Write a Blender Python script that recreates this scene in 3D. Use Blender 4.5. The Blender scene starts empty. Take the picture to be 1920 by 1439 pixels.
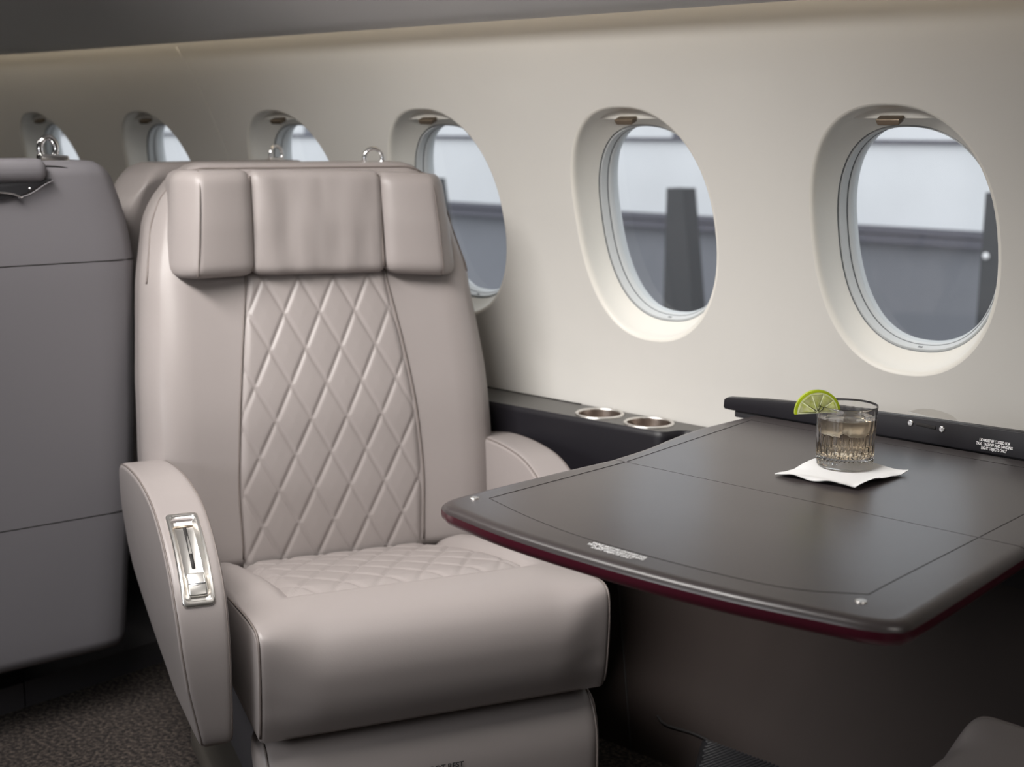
import bpy, bmesh, math, random
from math import sin, cos, pi, radians, sqrt, atan2, hypot
from mathutils import Vector, Matrix, noise
random.seed(7)
SC = bpy.context.scene
COL = SC.collection

# ------------------------------------------------------------------ camera
EYE = 1.18
YAW, PITCH, ROLL, FPX = radians(47.257), radians(10.856), radians(0.196), 2511.0
cam_d = bpy.data.cameras.new('camera'); cam = bpy.data.objects.new('camera', cam_d); COL.objects.link(cam)
fh = Vector((-cos(YAW), sin(YAW), 0)); rh = Vector((sin(YAW), cos(YAW), 0)); up = Vector((0, 0, 1))
cf = fh*cos(PITCH) - up*sin(PITCH); cu = up*cos(PITCH) + fh*sin(PITCH)
cr = rh*cos(ROLL) + cu*sin(ROLL); cu2 = -rh*sin(ROLL) + cu*cos(ROLL)
cam.matrix_world = Matrix((( cr.x, cu2.x, -cf.x, 0), (cr.y, cu2.y, -cf.y, 0), (cr.z, cu2.z, -cf.z, EYE), (0, 0, 0, 1)))
cam_d.sensor_width = 36; cam_d.lens = 36*FPX/1920
cam_d.clip_start = .02; cam_d.clip_end = 200
cam_d.dof.use_dof = True; cam_d.dof.focus_distance = 1.95; cam_d.dof.aperture_fstop = 4.8
SC.camera = cam

# ------------------------------------------------------------------ world, lights, exposure
SC.view_settings.view_transform = 'Standard'; SC.view_settings.look = 'None'
SC.view_settings.gamma = 1; SC.view_settings.use_curve_mapping = False
SC.view_settings.exposure = 0.0
world = bpy.data.worlds.new('hall_daylight'); SC.world = world; world.use_nodes = True
bg = world.node_tree.nodes['Background']; bg.inputs[0].default_value = (.95, .97, 1, 1); bg.inputs[1].default_value = 1.45

def area(name, loc, target, sx, sy, power, color):
    l = bpy.data.lights.new(name, 'AREA'); l.shape = 'RECTANGLE'; l.size = sx; l.size_y = sy
    l.energy = power; l.color = color
    o = bpy.data.objects.new(name, l); COL.objects.link(o); o.location = loc
    d = Vector(target) - Vector(loc); o.rotation_euler = d.to_track_quat('-Z', 'Y').to_euler()
    return o
area('ceiling_wash_lamp', (-1.66, .74, 1.70), (-1.70, 1.72, .42), 1.2, .24, 14.5, (1, .965, .93)).data.spread = radians(100)
area('aft_wall_fill', (-3.9, .75, 1.70), (-3.9, 1.9, .9), 1.2, .2, 3.0, (1, .95, .88))  # unseen fill, added to brighten the upper wall at the aft end
area('window_daylight', (-1.6, -1.10, 1.50), (-1.65, 1.0, .55), 1.7, .8, 50, (.97, .98, 1))
area('ceiling_spot_lamp', (.5, .9, 1.72), (.2, 1.3, 0), .8, .3, 4, (1, .95, .90))

# ------------------------------------------------------------------ materials
def mat(name, color, rough=.5, metal=0, spec=.5, coat=0, coat_rough=.1, noise_scale=None, noise_amt=.1,
        bump=None, bump_scale=200, bump_dist=.001, sheen=0, emit=None, emit_s=0, trans=0, ior=1.45, color2=None):
    m = bpy.data.materials.new(name); m.use_nodes = True
    nt = m.node_tree; b = nt.nodes['Principled BSDF']
    b.inputs['Base Color'].default_value = (*color, 1); b.inputs['Roughness'].default_value = rough
    b.inputs['Metallic'].default_value = metal; b.inputs['Specular IOR Level'].default_value = spec
    b.inputs['Coat Weight'].default_value = coat; b.inputs['Coat Roughness'].default_value = coat_rough
    b.inputs['Sheen Weight'].default_value = sheen; b.inputs['Transmission Weight'].default_value = trans
    b.inputs['IOR'].default_value = ior
    if emit: b.inputs['Emission Color'].default_value = (*emit, 1); b.inputs['Emission Strength'].default_value = emit_s
    tc = nt.nodes.new('ShaderNodeTexCoord')
    if noise_scale or color2:
        n = nt.nodes.new('ShaderNodeTexNoise'); n.inputs['Scale'].default_value = noise_scale or 5; n.inputs['Detail'].default_value = 6
        r = nt.nodes.new('ShaderNodeMapRange'); r.inputs[1].default_value = .35; r.inputs[2].default_value = .65
        mx = nt.nodes.new('ShaderNodeMix'); mx.data_type = 'RGBA'
        c2 = color2 or tuple(c*(1-noise_amt) for c in color)
        mx.inputs[6].default_value = (*color, 1); mx.inputs[7].default_value = (*c2, 1)
        nt.links.new(tc.outputs['Object'], n.inputs['Vector']); nt.links.new(n.outputs['Fac'], r.inputs[0])
        nt.links.new(r.outputs[0], mx.inputs[0]); nt.links.new(mx.outputs[2], b.inputs['Base Color'])
    if bump:
        v = nt.nodes.new('ShaderNodeTexNoise'); v.inputs['Scale'].default_value = bump_scale; v.inputs['Detail'].default_value = 3
        bp = nt.nodes.new('ShaderNodeBump'); bp.inputs['Strength'].default_value = bump; bp.inputs['Distance'].default_value = bump_dist
        nt.links.new(tc.outputs['Object'], v.inputs['Vector']); nt.links.new(v.outputs['Fac'], bp.inputs['Height'])
        nt.links.new(bp.outputs[0], b.inputs['Normal'])
    return m

M_LEATHER = mat('taupe_leather', (.288, .258, .250), rough=.40, spec=.45, bump=.10, bump_scale=420, bump_dist=.0008, noise_scale=3, noise_amt=.04)
M_PIPE = mat('taupe_piping', (.16, .135, .125), rough=.5)
M_SHADEDLEATHER = mat('shaded_leather', (.150, .143, .153), rough=.42, spec=.45, bump=.10, bump_scale=420, bump_dist=.0008)  # seat leather darkened and greyed: dimmer light put into the base colour
M_DARKSEAM = mat('dark_seam', (.02, .018, .018), rough=.7)
M_WALL = mat('cream_wall_covering', (.60, .585, .555), rough=.45, spec=.35, noise_scale=1.6, noise_amt=.07)
M_REVEAL = mat('cream_window_reveal', (.70, .68, .63), rough=.42)
M_FRAME = mat('pale_window_frame', (.52, .54, .545), rough=.38)
M_GASKET = mat('grey_gasket', (.10, .11, .12), rough=.6)
M_VALANCE = mat('grey_valance_fabric', (.54, .535, .535), rough=.4)
M_CEIL = mat('ceiling_covering', (.6, .58, .55), rough=.6)
M_LACQ = mat('dark_lacquer', (.050, .041, .041), rough=.34, spec=.6, coat=.35, coat_rough=.25, noise_scale=9, noise_amt=.12)
M_LACQ_EDGE = mat('burgundy_lacquer_edge', (.065, .008, .017), rough=.3, spec=.55, coat=.3, coat_rough=.2)
M_BLACK = mat('black_satin_lacquer', (.010, .009, .012), rough=.42, spec=.35)
M_LEDGE = mat('charcoal_ledge_top', (.075, .072, .068), rough=.38, spec=.6)
M_PANEL = mat('brown_side_panel', (.027, .020, .018), rough=.6, spec=.18, noise_scale=4, noise_amt=.1)
M_STEEL = mat('brushed_steel', (.78, .76, .73), rough=.32, metal=1)
M_STEELDK = mat('brushed_steel_cup', (.42, .36, .32), rough=.30, metal=1)
M_CHROME = mat('polished_chrome', (.82, .82, .83), rough=.10, metal=1)
M_BRONZE = mat('bronze_pull', (.20, .16, .12), rough=.35, metal=.7)
M_DARK = mat('dark_plastic', (.025, .025, .028), rough=.5)
M_PLINTH = mat('dark_plinth', (.065, .061, .066), rough=.6)
M_CARPET = mat('brown_carpet', (.012, .009, .008), rough=.95, color2=(.115, .09, .075), noise_scale=120, bump=.8, bump_scale=240, bump_dist=.004)
for n_ in M_CARPET.node_tree.nodes:
    if n_.type == 'MAP_RANGE': n_.inputs[1].default_value = .42; n_.inputs[2].default_value = .78
M_PEDESTAL = mat('olive_grey_shroud', (.07, .062, .052), rough=.6)
M_NAPKIN = mat('white_paper', (.88, .88, .88), rough=.85, bump=.25, bump_scale=300, bump_dist=.0005)
M_WHITE = mat('white_print', (.92, .92, .92), rough=.6)
M_PRINT = mat('dark_print', (.03, .03, .03), rough=.6)
M_RIND = mat('lime_rind', (.40, .50, .015), rough=.35, noise_scale=60, noise_amt=.2)
M_PITH = mat('lime_pith', (.78, .82, .50), rough=.5)
M_HALLW = mat('white_hall_cladding', (.84, .86, .88), rough=.6, noise_scale=.6, noise_amt=.12)
M_HALLG = mat('grey_hall_cladding', (.27, .28, .31), rough=.7, noise_scale=.5, noise_amt=.2)
M_HALLB = mat('dark_hall_beam', (.13, .13, .155), rough=.7)
M_POST = mat('charcoal_post', (.060, .062, .066), rough=.7)
M_GROUND = mat('hall_ground', (.10, .10, .11), rough=.7)
M_BULK = mat('bulkhead_covering', (.25, .23, .21), rough=.6)

def glassmat(name, color, rough=0, ior=1.5):
    m = bpy.data.materials.new(name); m.use_nodes = True; b = m.node_tree.nodes['Principled BSDF']
    b.inputs['Base Color'].default_value = (*color, 1); b.inputs['Transmission Weight'].default_value = 1
    b.inputs['Roughness'].default_value = rough; b.inputs['IOR'].default_value = ior
    return m
M_GLASS = glassmat('clear_glass', (1, 1, 1), 0, 1.50)
M_LIQ = glassmat('pale_amber_drink', (.95, .80, .60), 0, 1.33)
M_ICE = glassmat('cloudy_ice', (.97, .96, .95), .45, 1.25)
M_FLESH = mat('lime_flesh', (.56, .62, .16), rough=.25, spec=.6, noise_scale=140, color2=(.72, .74, .40), noise_amt=.2, bump=.5, bump_scale=260, bump_dist=.001)
M_FLESH.node_tree.nodes['Principled BSDF'].inputs['Subsurface Weight'].default_value = .4
M_FLESH.node_tree.nodes['Principled BSDF'].inputs['Subsurface Radius'].default_value = (.01, .01, .004)

def pane_mat():
    m = bpy.data.materials.new('window_pane'); m.use_nodes = True; nt = m.node_tree
    for n in list(nt.nodes): nt.nodes.remove(n)
    out = nt.nodes.new('ShaderNodeOutputMaterial'); mx = nt.nodes.new('ShaderNodeMixShader')
    t = nt.nodes.new('ShaderNodeBsdfTransparent'); g = nt.nodes.new('ShaderNodeBsdfGlossy'); fr = nt.nodes.new('ShaderNodeLayerWeight'); pw = nt.nodes.new('ShaderNodeMath'); pw.operation = 'POWER'; pw.inputs[1].default_value = 4; ma = nt.nodes.new('ShaderNodeMath'); ma.operation = 'MULTIPLY_ADD'; ma.inputs[1].default_value = .8; ma.inputs[2].default_value = .05
    t.inputs[0].default_value = (.93, .95, .96, 1); g.inputs['Roughness'].default_value = .05; 
    nt.links.new(fr.outputs['Facing'], pw.inputs[0]); nt.links.new(pw.outputs[0], ma.inputs[0]); nt.links.new(ma.outputs[0], mx.inputs[0]); nt.links.new(t.outputs[0], mx.inputs[1]); nt.links.new(g.outputs[0], mx.inputs[2])
    nt.links.new(mx.outputs[0], out.inputs[0]); return m
M_PANE = pane_mat()

# ------------------------------------------------------------------ helpers
def link(name, bm, m, parent=None, smooth=True, sharp=None):
    bmesh.ops.recalc_face_normals(bm, faces=bm.faces[:])
    me = bpy.data.meshes.new(name); bm.to_mesh(me); bm.free()
    for p in me.polygons: p.use_smooth = smooth
    if smooth and sharp: me.set_sharp_from_angle(angle=radians(sharp))
    me.materials.append(m)
    o = bpy.data.objects.new(name, me); COL.objects.link(o)
    if parent: o.parent = parent
    return o
def tag(o, label, cat, group=None):
    o['label'] = label; o['category'] = cat
    if group: o['group'] = group
    return o
def empty(name, loc=(0, 0, 0), rz=0):
    o = bpy.data.objects.new(name, None); COL.objects.link(o); o.location = loc; o.rotation_euler = (0, 0, rz)
    o.empty_display_size = .05
    return o
def struct(o): o['kind'] = 'structure'; return o

def softbox(bm, hx, hy, hz, r, n=(12, 12, 12), warp=None):
    """box of half sizes, corner radius r, n segments per side; warp(x,y,z)->(x,y,z)"""
    vs = {}
    def coords(h, k):
        # concentrate lines near the rounded edges
        c = []
        m = max(3, k//4)
        for i in range(m): c.append(-h + r*(1-cos(pi/2*i/m)))
        q = max(1, k - 2*m)
        for i in range(q+1): c.append(-(h-r) + 2*(h-r)*i/q)
        for i in range(m-1, -1, -1): c.append(h - r*(1-cos(pi/2*i/m)))
        return c
    X, Y, Z = coords(hx, n[0]), coords(hy, n[1]), coords(hz, n[2])
    def V(i, j, k):
        key = (i, j, k)
        if key not in vs:
            p = Vector((X[i], Y[j], Z[k]))
            q = Vector((max(-(hx-r), min(hx-r, p.x)), max(-(hy-r), min(hy-r, p.y)), max(-(hz-r), min(hz-r, p.z))))
            d = p - q
            if d.length > 1e-9:
                # cube -> sphere style rounding
                p = q + d.normalized()*r
            if warp: p = Vector(warp(p.x, p.y, p.z))
            vs[key] = bm.verts.new(p)
        return vs[key]
    a, b, c = len(X)-1, len(Y)-1, len(Z)-1
    for i in range(a):
        for j in range(b):
            bm.faces.new((V(i, j, 0), V(i+1, j, 0), V(i+1, j+1, 0), V(i, j+1, 0)))
            bm.faces.new((V(i, j, c), V(i, j+1, c), V(i+1, j+1, c), V(i+1, j, c)))
    for i in range(a):
        for k in range(c):
            bm.faces.new((V(i, 0, k), V(i, 0, k+1), V(i+1, 0, k+1), V(i+1, 0, k)))
            bm.faces.new((V(i, b, k), V(i+1, b, k), V(i+1, b, k+1), V(i, b, k+1)))
    for j in range(b):
        for k in range(c):
            bm.faces.new((V(0, j, k), V(0, j+1, k), V(0, j+1, k+1), V(0, j, k+1)))
            bm.faces.new((V(a, j, k), V(a, j, k+1), V(a, j+1, k+1), V(a, j+1, k)))

def lerp(a, b, t): return a + (b-a)*t
def curve1(pts, v):
    """smooth piecewise interpolation of (key, value) pairs"""
    if v <= pts[0][0]: return pts[0][1]
    for (a, x), (b, y) in zip(pts[:-1], pts[1:]):
        if v <= b:
            t = (v-a)/(b-a); return lerp(x, y, t)
    return pts[-1][1]
def catmull(pts, n=8, closed=False):
    pts = [Vector(p) for p in pts]; out = []; N = len(pts)
    rng = range(N if closed else N-1)
    for i in rng:
        p0 = pts[(i-1) % N] if (closed or i > 0) else pts[0]*2-pts[1]
        p1 = pts[i]; p2 = pts[(i+1) % N]
        p3 = pts[(i+2) % N] if (closed or i+2 < N) else pts[-1]*2-pts[-2]
        for k in range(n):
            t = k/n
            out.append(.5*((2*p1) + (p2-p0)*t + (2*p0-5*p1+4*p2-p3)*t*t + (-p0+3*p1-3*p2+p3)*t*t*t))
    if not closed: out.append(pts[-1].copy())
    return out
def tube(bm, pts, r, seg=8, closed=False):
    pts = [Vector(p) for p in pts]; N = len(pts); rings = []
    prev = None
    for i in range(N):
        a = pts[(i-1) % N] if (closed or i > 0) else pts[i]
        b = pts[(i+1) % N] if (closed or i < N-1) else pts[i]
        t = (b-a).normalized()
        ref = prev if prev is not None else (Vector((0, 0, 1)) if abs(t.z) < .9 else Vector((1, 0, 0)))
        n = (ref - t*ref.dot(t)).normalized(); bn = t.cross(n); prev = n
        rr = r(i/(N-1)) if callable(r) else r
        rings.append([bm.verts.new(pts[i] + n*cos(2*pi*k/seg)*rr + bn*sin(2*pi*k/seg)*rr) for k in range(seg)])
    for i in range(N if closed else N-1):
        A, B = rings[i], rings[(i+1) % N]
        for k in range(seg): bm.faces.new((A[k], A[(k+1) % seg], B[(k+1) % seg], B[k]))
    if not closed: bm.faces.new(rings[0]); bm.faces.new(rings[-1][::-1])
def loft(bm, rings, closed_ring=True, cap0=False, cap1=False):
    R = [[bm.verts.new(p) for p in ring] for ring in rings]
    n = len(R[0])
    for A, B in zip(R[:-1], R[1:]):
        for k in range(n if closed_ring else n-1):
            bm.faces.new((A[k], A[(k+1) % n], B[(k+1) % n], B[k]))
    if cap0: bm.faces.new(R[0][::-1])
    if cap1: bm.faces.new(R[-1])
    return R
def lathe(bm, prof, seg=48, center=(0, 0, 0), rad=None):
    cx, cy, cz = center
    rings = []
    for (r, z) in prof:
        rings.append([(cx + (rad(2*pi*k/seg, r, z) if rad else r)*cos(2*pi*k/seg), cy + (rad(2*pi*k/seg, r, z) if rad else r)*sin(2*pi*k/seg), cz+z) for k in range(seg)])
    return loft(bm, rings)
def box(bm, x0, x1, y0, y1, z0, z1):
    v = [bm.verts.new(p) for p in ((x0,y0,z0),(x1,y0,z0),(x1,y1,z0),(x0,y1,z0),(x0,y0,z1),(x1,y0,z1),(x1,y1,z1),(x0,y1,z1))]
    for f in ((0,3,2,1),(4,5,6,7),(0,1,5,4),(1,2,6,5),(2,3,7,6),(3,0,4,7)): bm.faces.new([v[i] for i in f])
def inset2d(pts, d):
    N = len(pts); out = []
    A = sum(pts[i][0]*pts[(i+1) % N][1]-pts[(i+1) % N][0]*pts[i][1] for i in range(N))
    s = 1 if A > 0 else -1
    for i in range(N):
        a, b, c = pts[i-1], pts[i], pts[(i+1) % N]
        t1 = Vector((b[0]-a[0], b[1]-a[1])); t2 = Vector((c[0]-b[0], c[1]-b[1]))
        if t1.length < 1e-9: t1 = t2
        if t2.length < 1e-9: t2 = t1
        t1.normalize(); t2.normalize()
        n = Vector((-(t1.y+t2.y), t1.x+t2.x))
        if n.length < 1e-6: n = Vector((-t1.y, t1.x))
        n.normalize(); k = max(.5, n.dot(Vector((-t1.y, t1.x))))
        out.append((b[0]+n.x*s*d/k, b[1]+n.y*s*d/k))
    return out
def slab(bm, outline, z0, z1, r, steps=4, f=None, rb=None):
    """solid from a 2D outline with rounded top/bottom edges; f(u,v,w)->xyz"""
    f = f or (lambda u, v, w: (u, v, w)); rb = r if rb is None else rb
    rings = []
    for i in range(steps+1):
        a = pi/2*i/steps
        o = inset2d(outline, rb*(1-sin(a))) if i < steps else outline
        rings.append([f(u, v, z0 + rb*(1-cos(a))) for u, v in o])
    for i in range(1, steps+1):
        a = pi/2*i/steps
        o = inset2d(outline, r*(1-cos(a)))
        rings.append([f(u, v, z1 - r + r*sin(a)) for u, v in o])
    R = loft(bm, rings)
    bm.faces.new(R[0][::-1]); bm.faces.new(R[-1])
def roundpoly(pts, rads, n=6):
    """2D polygon with rounded corners"""
    out = []; N = len(pts)
    for i in range(N):
        p = Vector(pts[i]); a = Vector(pts[i-1]); b = Vector(pts[(i+1) % N]); r = rads[i] if isinstance(rads, (list, tuple)) else rads
        if r <= 0: out.append(tuple(p)); continue
        u = (a-p).normalized(); v = (b-p).normalized()
        r2 = min(r, (a-p).length*.49, (b-p).length*.49)
        for k in range(n+1):
            t = k/n; out.append(tuple((p+u*r2)*(1-t)**2 + p*2*t*(1-t) + (p+v*r2)*t*t))
    return out
def text(name, body, size, m, parent, mw, align='CENTER', spacing=1.0):
    cu_ = bpy.data.curves.new(name, 'FONT'); cu_.body = body; cu_.size = size; cu_.align_x = align; cu_.align_y = 'CENTER'
    cu_.extrude = .00015; cu_.offset = size*.022; cu_.space_line = spacing; cu_.resolution_u = 3
    t = bpy.data.objects.new(name, cu_); COL.objects.link(t)
    bpy.context.view_layer.update()
    dg = bpy.context.evaluated_depsgraph_get(); me = bpy.data.meshes.new_from_object(t.evaluated_get(dg))
    me.name = name; me.materials.clear(); me.materials.append(m)
    COL.objects.unlink(t); bpy.data.objects.remove(t)
    me.transform(mw)
    o = bpy.data.objects.new(name, me); COL.objects.link(o); o.parent = parent
    return o

# ------------------------------------------------------------------ cabin shell
YC, ZC, RAD = .93, .685, 1.205
A0 = math.asin((.99-ZC)/RAD)
def wp(x, s, d=0, side=1):
    a = A0 + s/RAD
    return Vector((x, YC + side*(RAD+d)*cos(a), ZC + (RAD+d)*sin(a)))
def s_of_z(z): return (math.asin((z-ZC)/RAD) - A0)*RAD
X0, X1 = -5.2, .9
S_LOW, S_MID, S_TOP = s_of_z(-.03), s_of_z(.50), s_of_z(1.52)
PITCHW, WX = .5412, -1.0485
WINX = [WX - PITCHW*i + d for i, d in enumerate((0, 0, 0, .018, -.022, -.055, -.060))]
NOV = 72
def oval(a, b, cx=0, cs=0, n=2.3):
    out = []
    for k in range(NOV):
        t = 2*pi*k/NOV; c, s_ = cos(t), sin(t)
        out.append((cx + a*math.copysign(abs(c)**(2/n), c), cs + b*math.copysign(abs(s_)**(2/n), s_)))
    return out
OA, OB = .1715, .2395           # hole in the wall covering
CS = .006
def build_wall(name, side, wins):
    bm = bmesh.new()
    sA, sB = -.30, .30
    def grid(xa, xb, sa, sb, nx, ns):
        g = [[bm.verts.new(wp(lerp(xa, xb, i/nx), lerp(sa, sb, j/ns), 0, side)) for j in range(ns+1)] for i in range(nx+1)]
        for i in range(nx):
            for j in range(ns): bm.faces.new((g[i][j], g[i+1][j], g[i+1][j+1], g[i][j+1]))
    grid(X0, X1, S_MID, sA, 1, 10); grid(X0, X1, sB, S_TOP, 1, 12)
    xs = sorted(wins); eds = [xs[0]-.27] + [(p+q)/2 for p, q in zip(xs[:-1], xs[1:])] + [xs[-1]+.27]
    grid(X0, eds[0], sA, sB, 1, 16); grid(eds[-1], X1, sA, sB, 1, 16)
    for n_, x in enumerate(xs):
        xl, xr = eds[n_], eds[n_+1]
        inner = oval(OA, OB, x, CS)
        outer = []
        for (px, ps) in inner:
            dx, ds = px-x, ps-CS
            k = min(((xr-x)/dx if dx > 0 else (xl-x)/dx) if abs(dx) > 1e-9 else 1e9, ((sB-CS)/ds if ds > 0 else (sA-CS)/ds) if abs(ds) > 1e-9 else 1e9)
            outer.append((x+dx*k, CS+ds*k))
        # snap nearest to the rectangle's corners
        for cxn, csn in ((xl, sA), (xr, sA), (xl, sB), (xr, sB)):
            i = min(range(NOV), key=lambda q: hypot(outer[q][0]-cxn, outer[q][1]-csn)); outer[i] = (cxn, csn)
        rings = [[wp(lerp(a[0], b[0], t), lerp(a[1], b[1], t), 0, side) for a, b in zip(inner, outer)] for t in (0, .12, .3, .6, 1)]
        loft(bm, rings)
    bmesh.ops.remove_doubles(bm, verts=bm.verts[:], dist=.0002)
    return struct(link(name, bm, M_WALL))
wall = build_wall('wall_right', 1, WINX)
wall_l = build_wall('wall_left', -1, WINX[:3])
# joints between the wall covering panels
for xj in (-2.90,):
    bm = bmesh.new(); tube(bm, [wp(xj+.002*k, s, -.0006) for k, s in enumerate([lerp(-.30, .42, i/30) for i in range(31)]) for k in [0]], .0016, 6)
    struct(link('trim_1', bm, M_WALL))
# lower side panels
for side, nm in ((1, 'wall_right_lower'), (-1, 'wall_left_lower')):
    bm = bmesh.new()
    rings = [[wp(lerp(X0, X1, i/4), lerp(S_LOW, S_MID, j/20), 0.0, side) for i in range(5)] for j in range(21)]
    loft(bm, rings, closed_ring=False); struct(link(nm, bm, M_PANEL))
bm = bmesh.new(); tube(bm, catmull([wp(x_, s_of_z(z_), -.001) for x_, z_ in ((-1.68, .44), (-1.604, .261), (-1.561, .17), (-1.504, .068), (-1.46, .0))], 6), .002, 6); struct(link('trim_2', bm, M_DARKSEAM))
bm = bmesh.new(); tube(bm, catmull([wp(-1.43, s_of_z(.066), -.001), wp(-1.404, s_of_z(.057), -.002), wp(-1.331, s_of_z(.059), -.002), wp(-1.256, s_of_z(.049), -.002), wp(-1.15, s_of_z(.03), -.002)], 6), .003, 6); struct(link('trim_3', bm, M_DARKSEAM))

# valance + ceiling
def extr_x(name, prof, m, xa=X0, xb=X1, sharp=None):
    bm = bmesh.new(); loft(bm, [[(x, y, z) for y, z in prof] for x in (xa, xb)], closed_ring=True, cap0=True, cap1=True)
    return link(name, bm, m, sharp=sharp or 40)
def valance(side):
    f = lambda y: YC + side*(y-YC)
    pr = catmull([(1.300, 1.700, 0), (1.48, 1.575, 0), (1.66, 1.468, 0), (1.80, 1.392, 0), (1.845, 1.3735, 0)], 6)
    prof = [(p.x, p.y) for p in pr] + [(1.856, 1.372), (1.862, 1.378), (1.858, 1.388)] + [(p.x+.01, p.y+.022) for p in pr[::-1][2:]]
    return [(f(y), z) for y, z in prof]
struct(extr_x('trim_4', valance(1), M_VALANCE)); struct(extr_x('trim_5', valance(-1), M_VALANCE))
bm = bmesh.new()
pts = [(1.31, 1.705), (1.27, 1.735), (1.18, 1.79), (1.06, 1.82), (.93, 1.83), (.80, 1.82), (.68, 1.79), (.59, 1.735), (.55, 1.705)]
loft(bm, [[(x, y, z) for y, z in pts] for x in (X0, X1)], closed_ring=False); struct(link('ceiling', bm, M_CEIL))
# cove light strip hidden behind the valance lip
M_COVE = mat('warm_cove_diffuser', (.9, .8, .65), emit=(1, .84, .60), emit_s=4.0)
o = extr_x('cove_light_strip', [(1.835, 1.405), (1.860, 1.405), (1.860, 1.412), (1.835, 1.412)], M_COVE)
tag(o, 'warm cove light strip tucked behind the grey valance above the windows', 'light')
# floor, bulkheads
bm = bmesh.new(); box(bm, X0, X1, YC-1.02, YC+1.02, -.02, 0); struct(link('floor', bm, M_CARPET, smooth=False))
bm = bmesh.new(); box(bm, X0-.04, X0, -.35, 2.2, -.02, 1.9); struct(link('wall_aft', bm, M_BULK, smooth=False))
bm = bmesh.new(); box(bm, X1, X1+.04, -.35, 2.2, -.02, 1.9); struct(link('wall_forward', bm, M_BULK, smooth=False))

# ------------------------------------------------------------------ windows
def build_window(i, x, side=1, full=True):
    q = lambda a, b, d, cs=CS: [wp(px, ps, d, side) for px, ps in oval(a, b, x, cs)]
    bm = bmesh.new()
    loft(bm, [q(.1715, .2395, 0), q(.1685, .2365, .0008), q(.1655, .2335, .003), q(.1632, .2312, .007), q(.1620, .2298, .013, .005),
              q(.1600, .2240, .024, .002), q(.1560, .2110, .040, -.004), q(.1505, .1935, .056, -.010)])
    w = struct(link('window_%d' % i, bm, M_REVEAL))
    R1 = lambda a, b, d: q(a, b, d, -.010)
    bm = bmesh.new()
    loft(bm, [R1(.1505, .1935, .056), R1(.1502, .1932, .0595), R1(.1488, .1915, .0590), R1(.1465, .1890, .0585), R1(.1430, .1860, .066), R1(.1408, .1848, .072),
              R1(.1398, .1845, .0745), R1(.1390, .1842, .0735), R1(.1370, .1838, .075), R1(.1352, .1833, .081), R1(.1348, .1830, .086)])
    link('window_frame', bm, M_FRAME, w, sharp=50)
    for a, b, d in ((.1504, .1934, .0572), (.1402, .1847, .0728)):
        bm = bmesh.new(); tube(bm, R1(a, b, d), .0009, 5, closed=True); link('gasket', bm, M_GASKET, w)
    bm = bmesh.new(); loft(bm, [R1(.135, .1832, .086), R1(.07, .10, .086), R1(.001, .001, .086)]); link('pane', bm, M_PANE, w)
    bm = bmesh.new(); loft(bm, [R1(.135, .1832, .0865), R1(.133, .181, .095), R1(.141, .189, .11), R1(.19, .25, .12)]); link('outer_ring', bm, M_FRAME, w)
    if not full: return
    # drawn-up shade: only its lower rim shows at the top, with a small pull
    bm = bmesh.new()
    ov = [(px, ps) for px, ps in oval(.1612, .2290, x, CS)]
    top = sorted([p for p in ov if p[1] > .205], key=lambda p: p[0])
    sh = [wp(px, ps, .024, side) for px, ps in top]; sh2 = [wp(px, ps, .040, side) for px, ps in top]
    A = [bm.verts.new(p) for p in sh]; B = [bm.verts.new(p) for p in sh2]
    bm.faces.new(A); bm.faces.new(B[::-1])
    for k in range(len(A)): bm.faces.new((A[k], B[k], B[(k+1) % len(A)], A[(k+1) % len(A)]))
    sd = link('shade', bm, M_REVEAL, w, smooth=False)
    bm = bmesh.new()
    o = roundpoly([(-.019, -.0055), (.019, -.0055), (.022, .0055), (-.022, .0055)], .003, 4)
    slab(bm, o, 0, .018, .002, 3, f=lambda u, v, d: wp(x+u-.004, .2085+v, .024-d, side))
    link('pull_tab', bm, M_BRONZE, w)
    # little warning mark on the frame below the pane
    bm = bmesh.new()
    for k in (-1, 0, 1): tube(bm, [wp(x-.002+k*.003-.001, -.1985, .0615), wp(x-.002+k*.003+.001, -.1955, .0645)], .0008, 5)
    link('frame_mark', bm, M_GASKET, w)
for i, x in enumerate(WINX): build_window(i+1, x)

# ------------------------------------------------------------------ hall outside
bm = bmesh.new(); box(bm, -34, 8, 4.0, 12.0, -1.72, -1.70); struct(link('ground_outside', bm, M_GROUND, smooth=False))
root = empty('hall_wall', (-10, 12, -1.7)); tag(root, 'far hall wall, pale above and grey below, seen through the cabin windows', 'wall')
def P(name, m, x0, x1, y0, y1, z0, z1):
    bm = bmesh.new(); box(bm, x0+10, x1+10, y0-12, y1-12, z0+1.7, z1+1.7); return link(name, bm, m, root, smooth=False)
P('lower_cladding', M_HALLG, -40, 8, 12, 12.2, -1.7, .10)
P('beam', M_HALLB, -40, 8, 11.85, 12.1, .10, .17); P('beam', M_HALLB, -40, 8, 11.9, 12.1, .185, .25)
P('upper_cladding', M_HALLW, -40, 8, 12, 12.2, .25, 6)
P('beam', M_HALLB, -40, 8, 11.95, 12.1, 1.03, 1.07)
for k in range(20):
    P('mullion', M_HALLB if k % 2 else M_HALLG, -36+k*2.1, -35.85+k*2.1, 11.95, 12.05, 1.07, 2.2)
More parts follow.
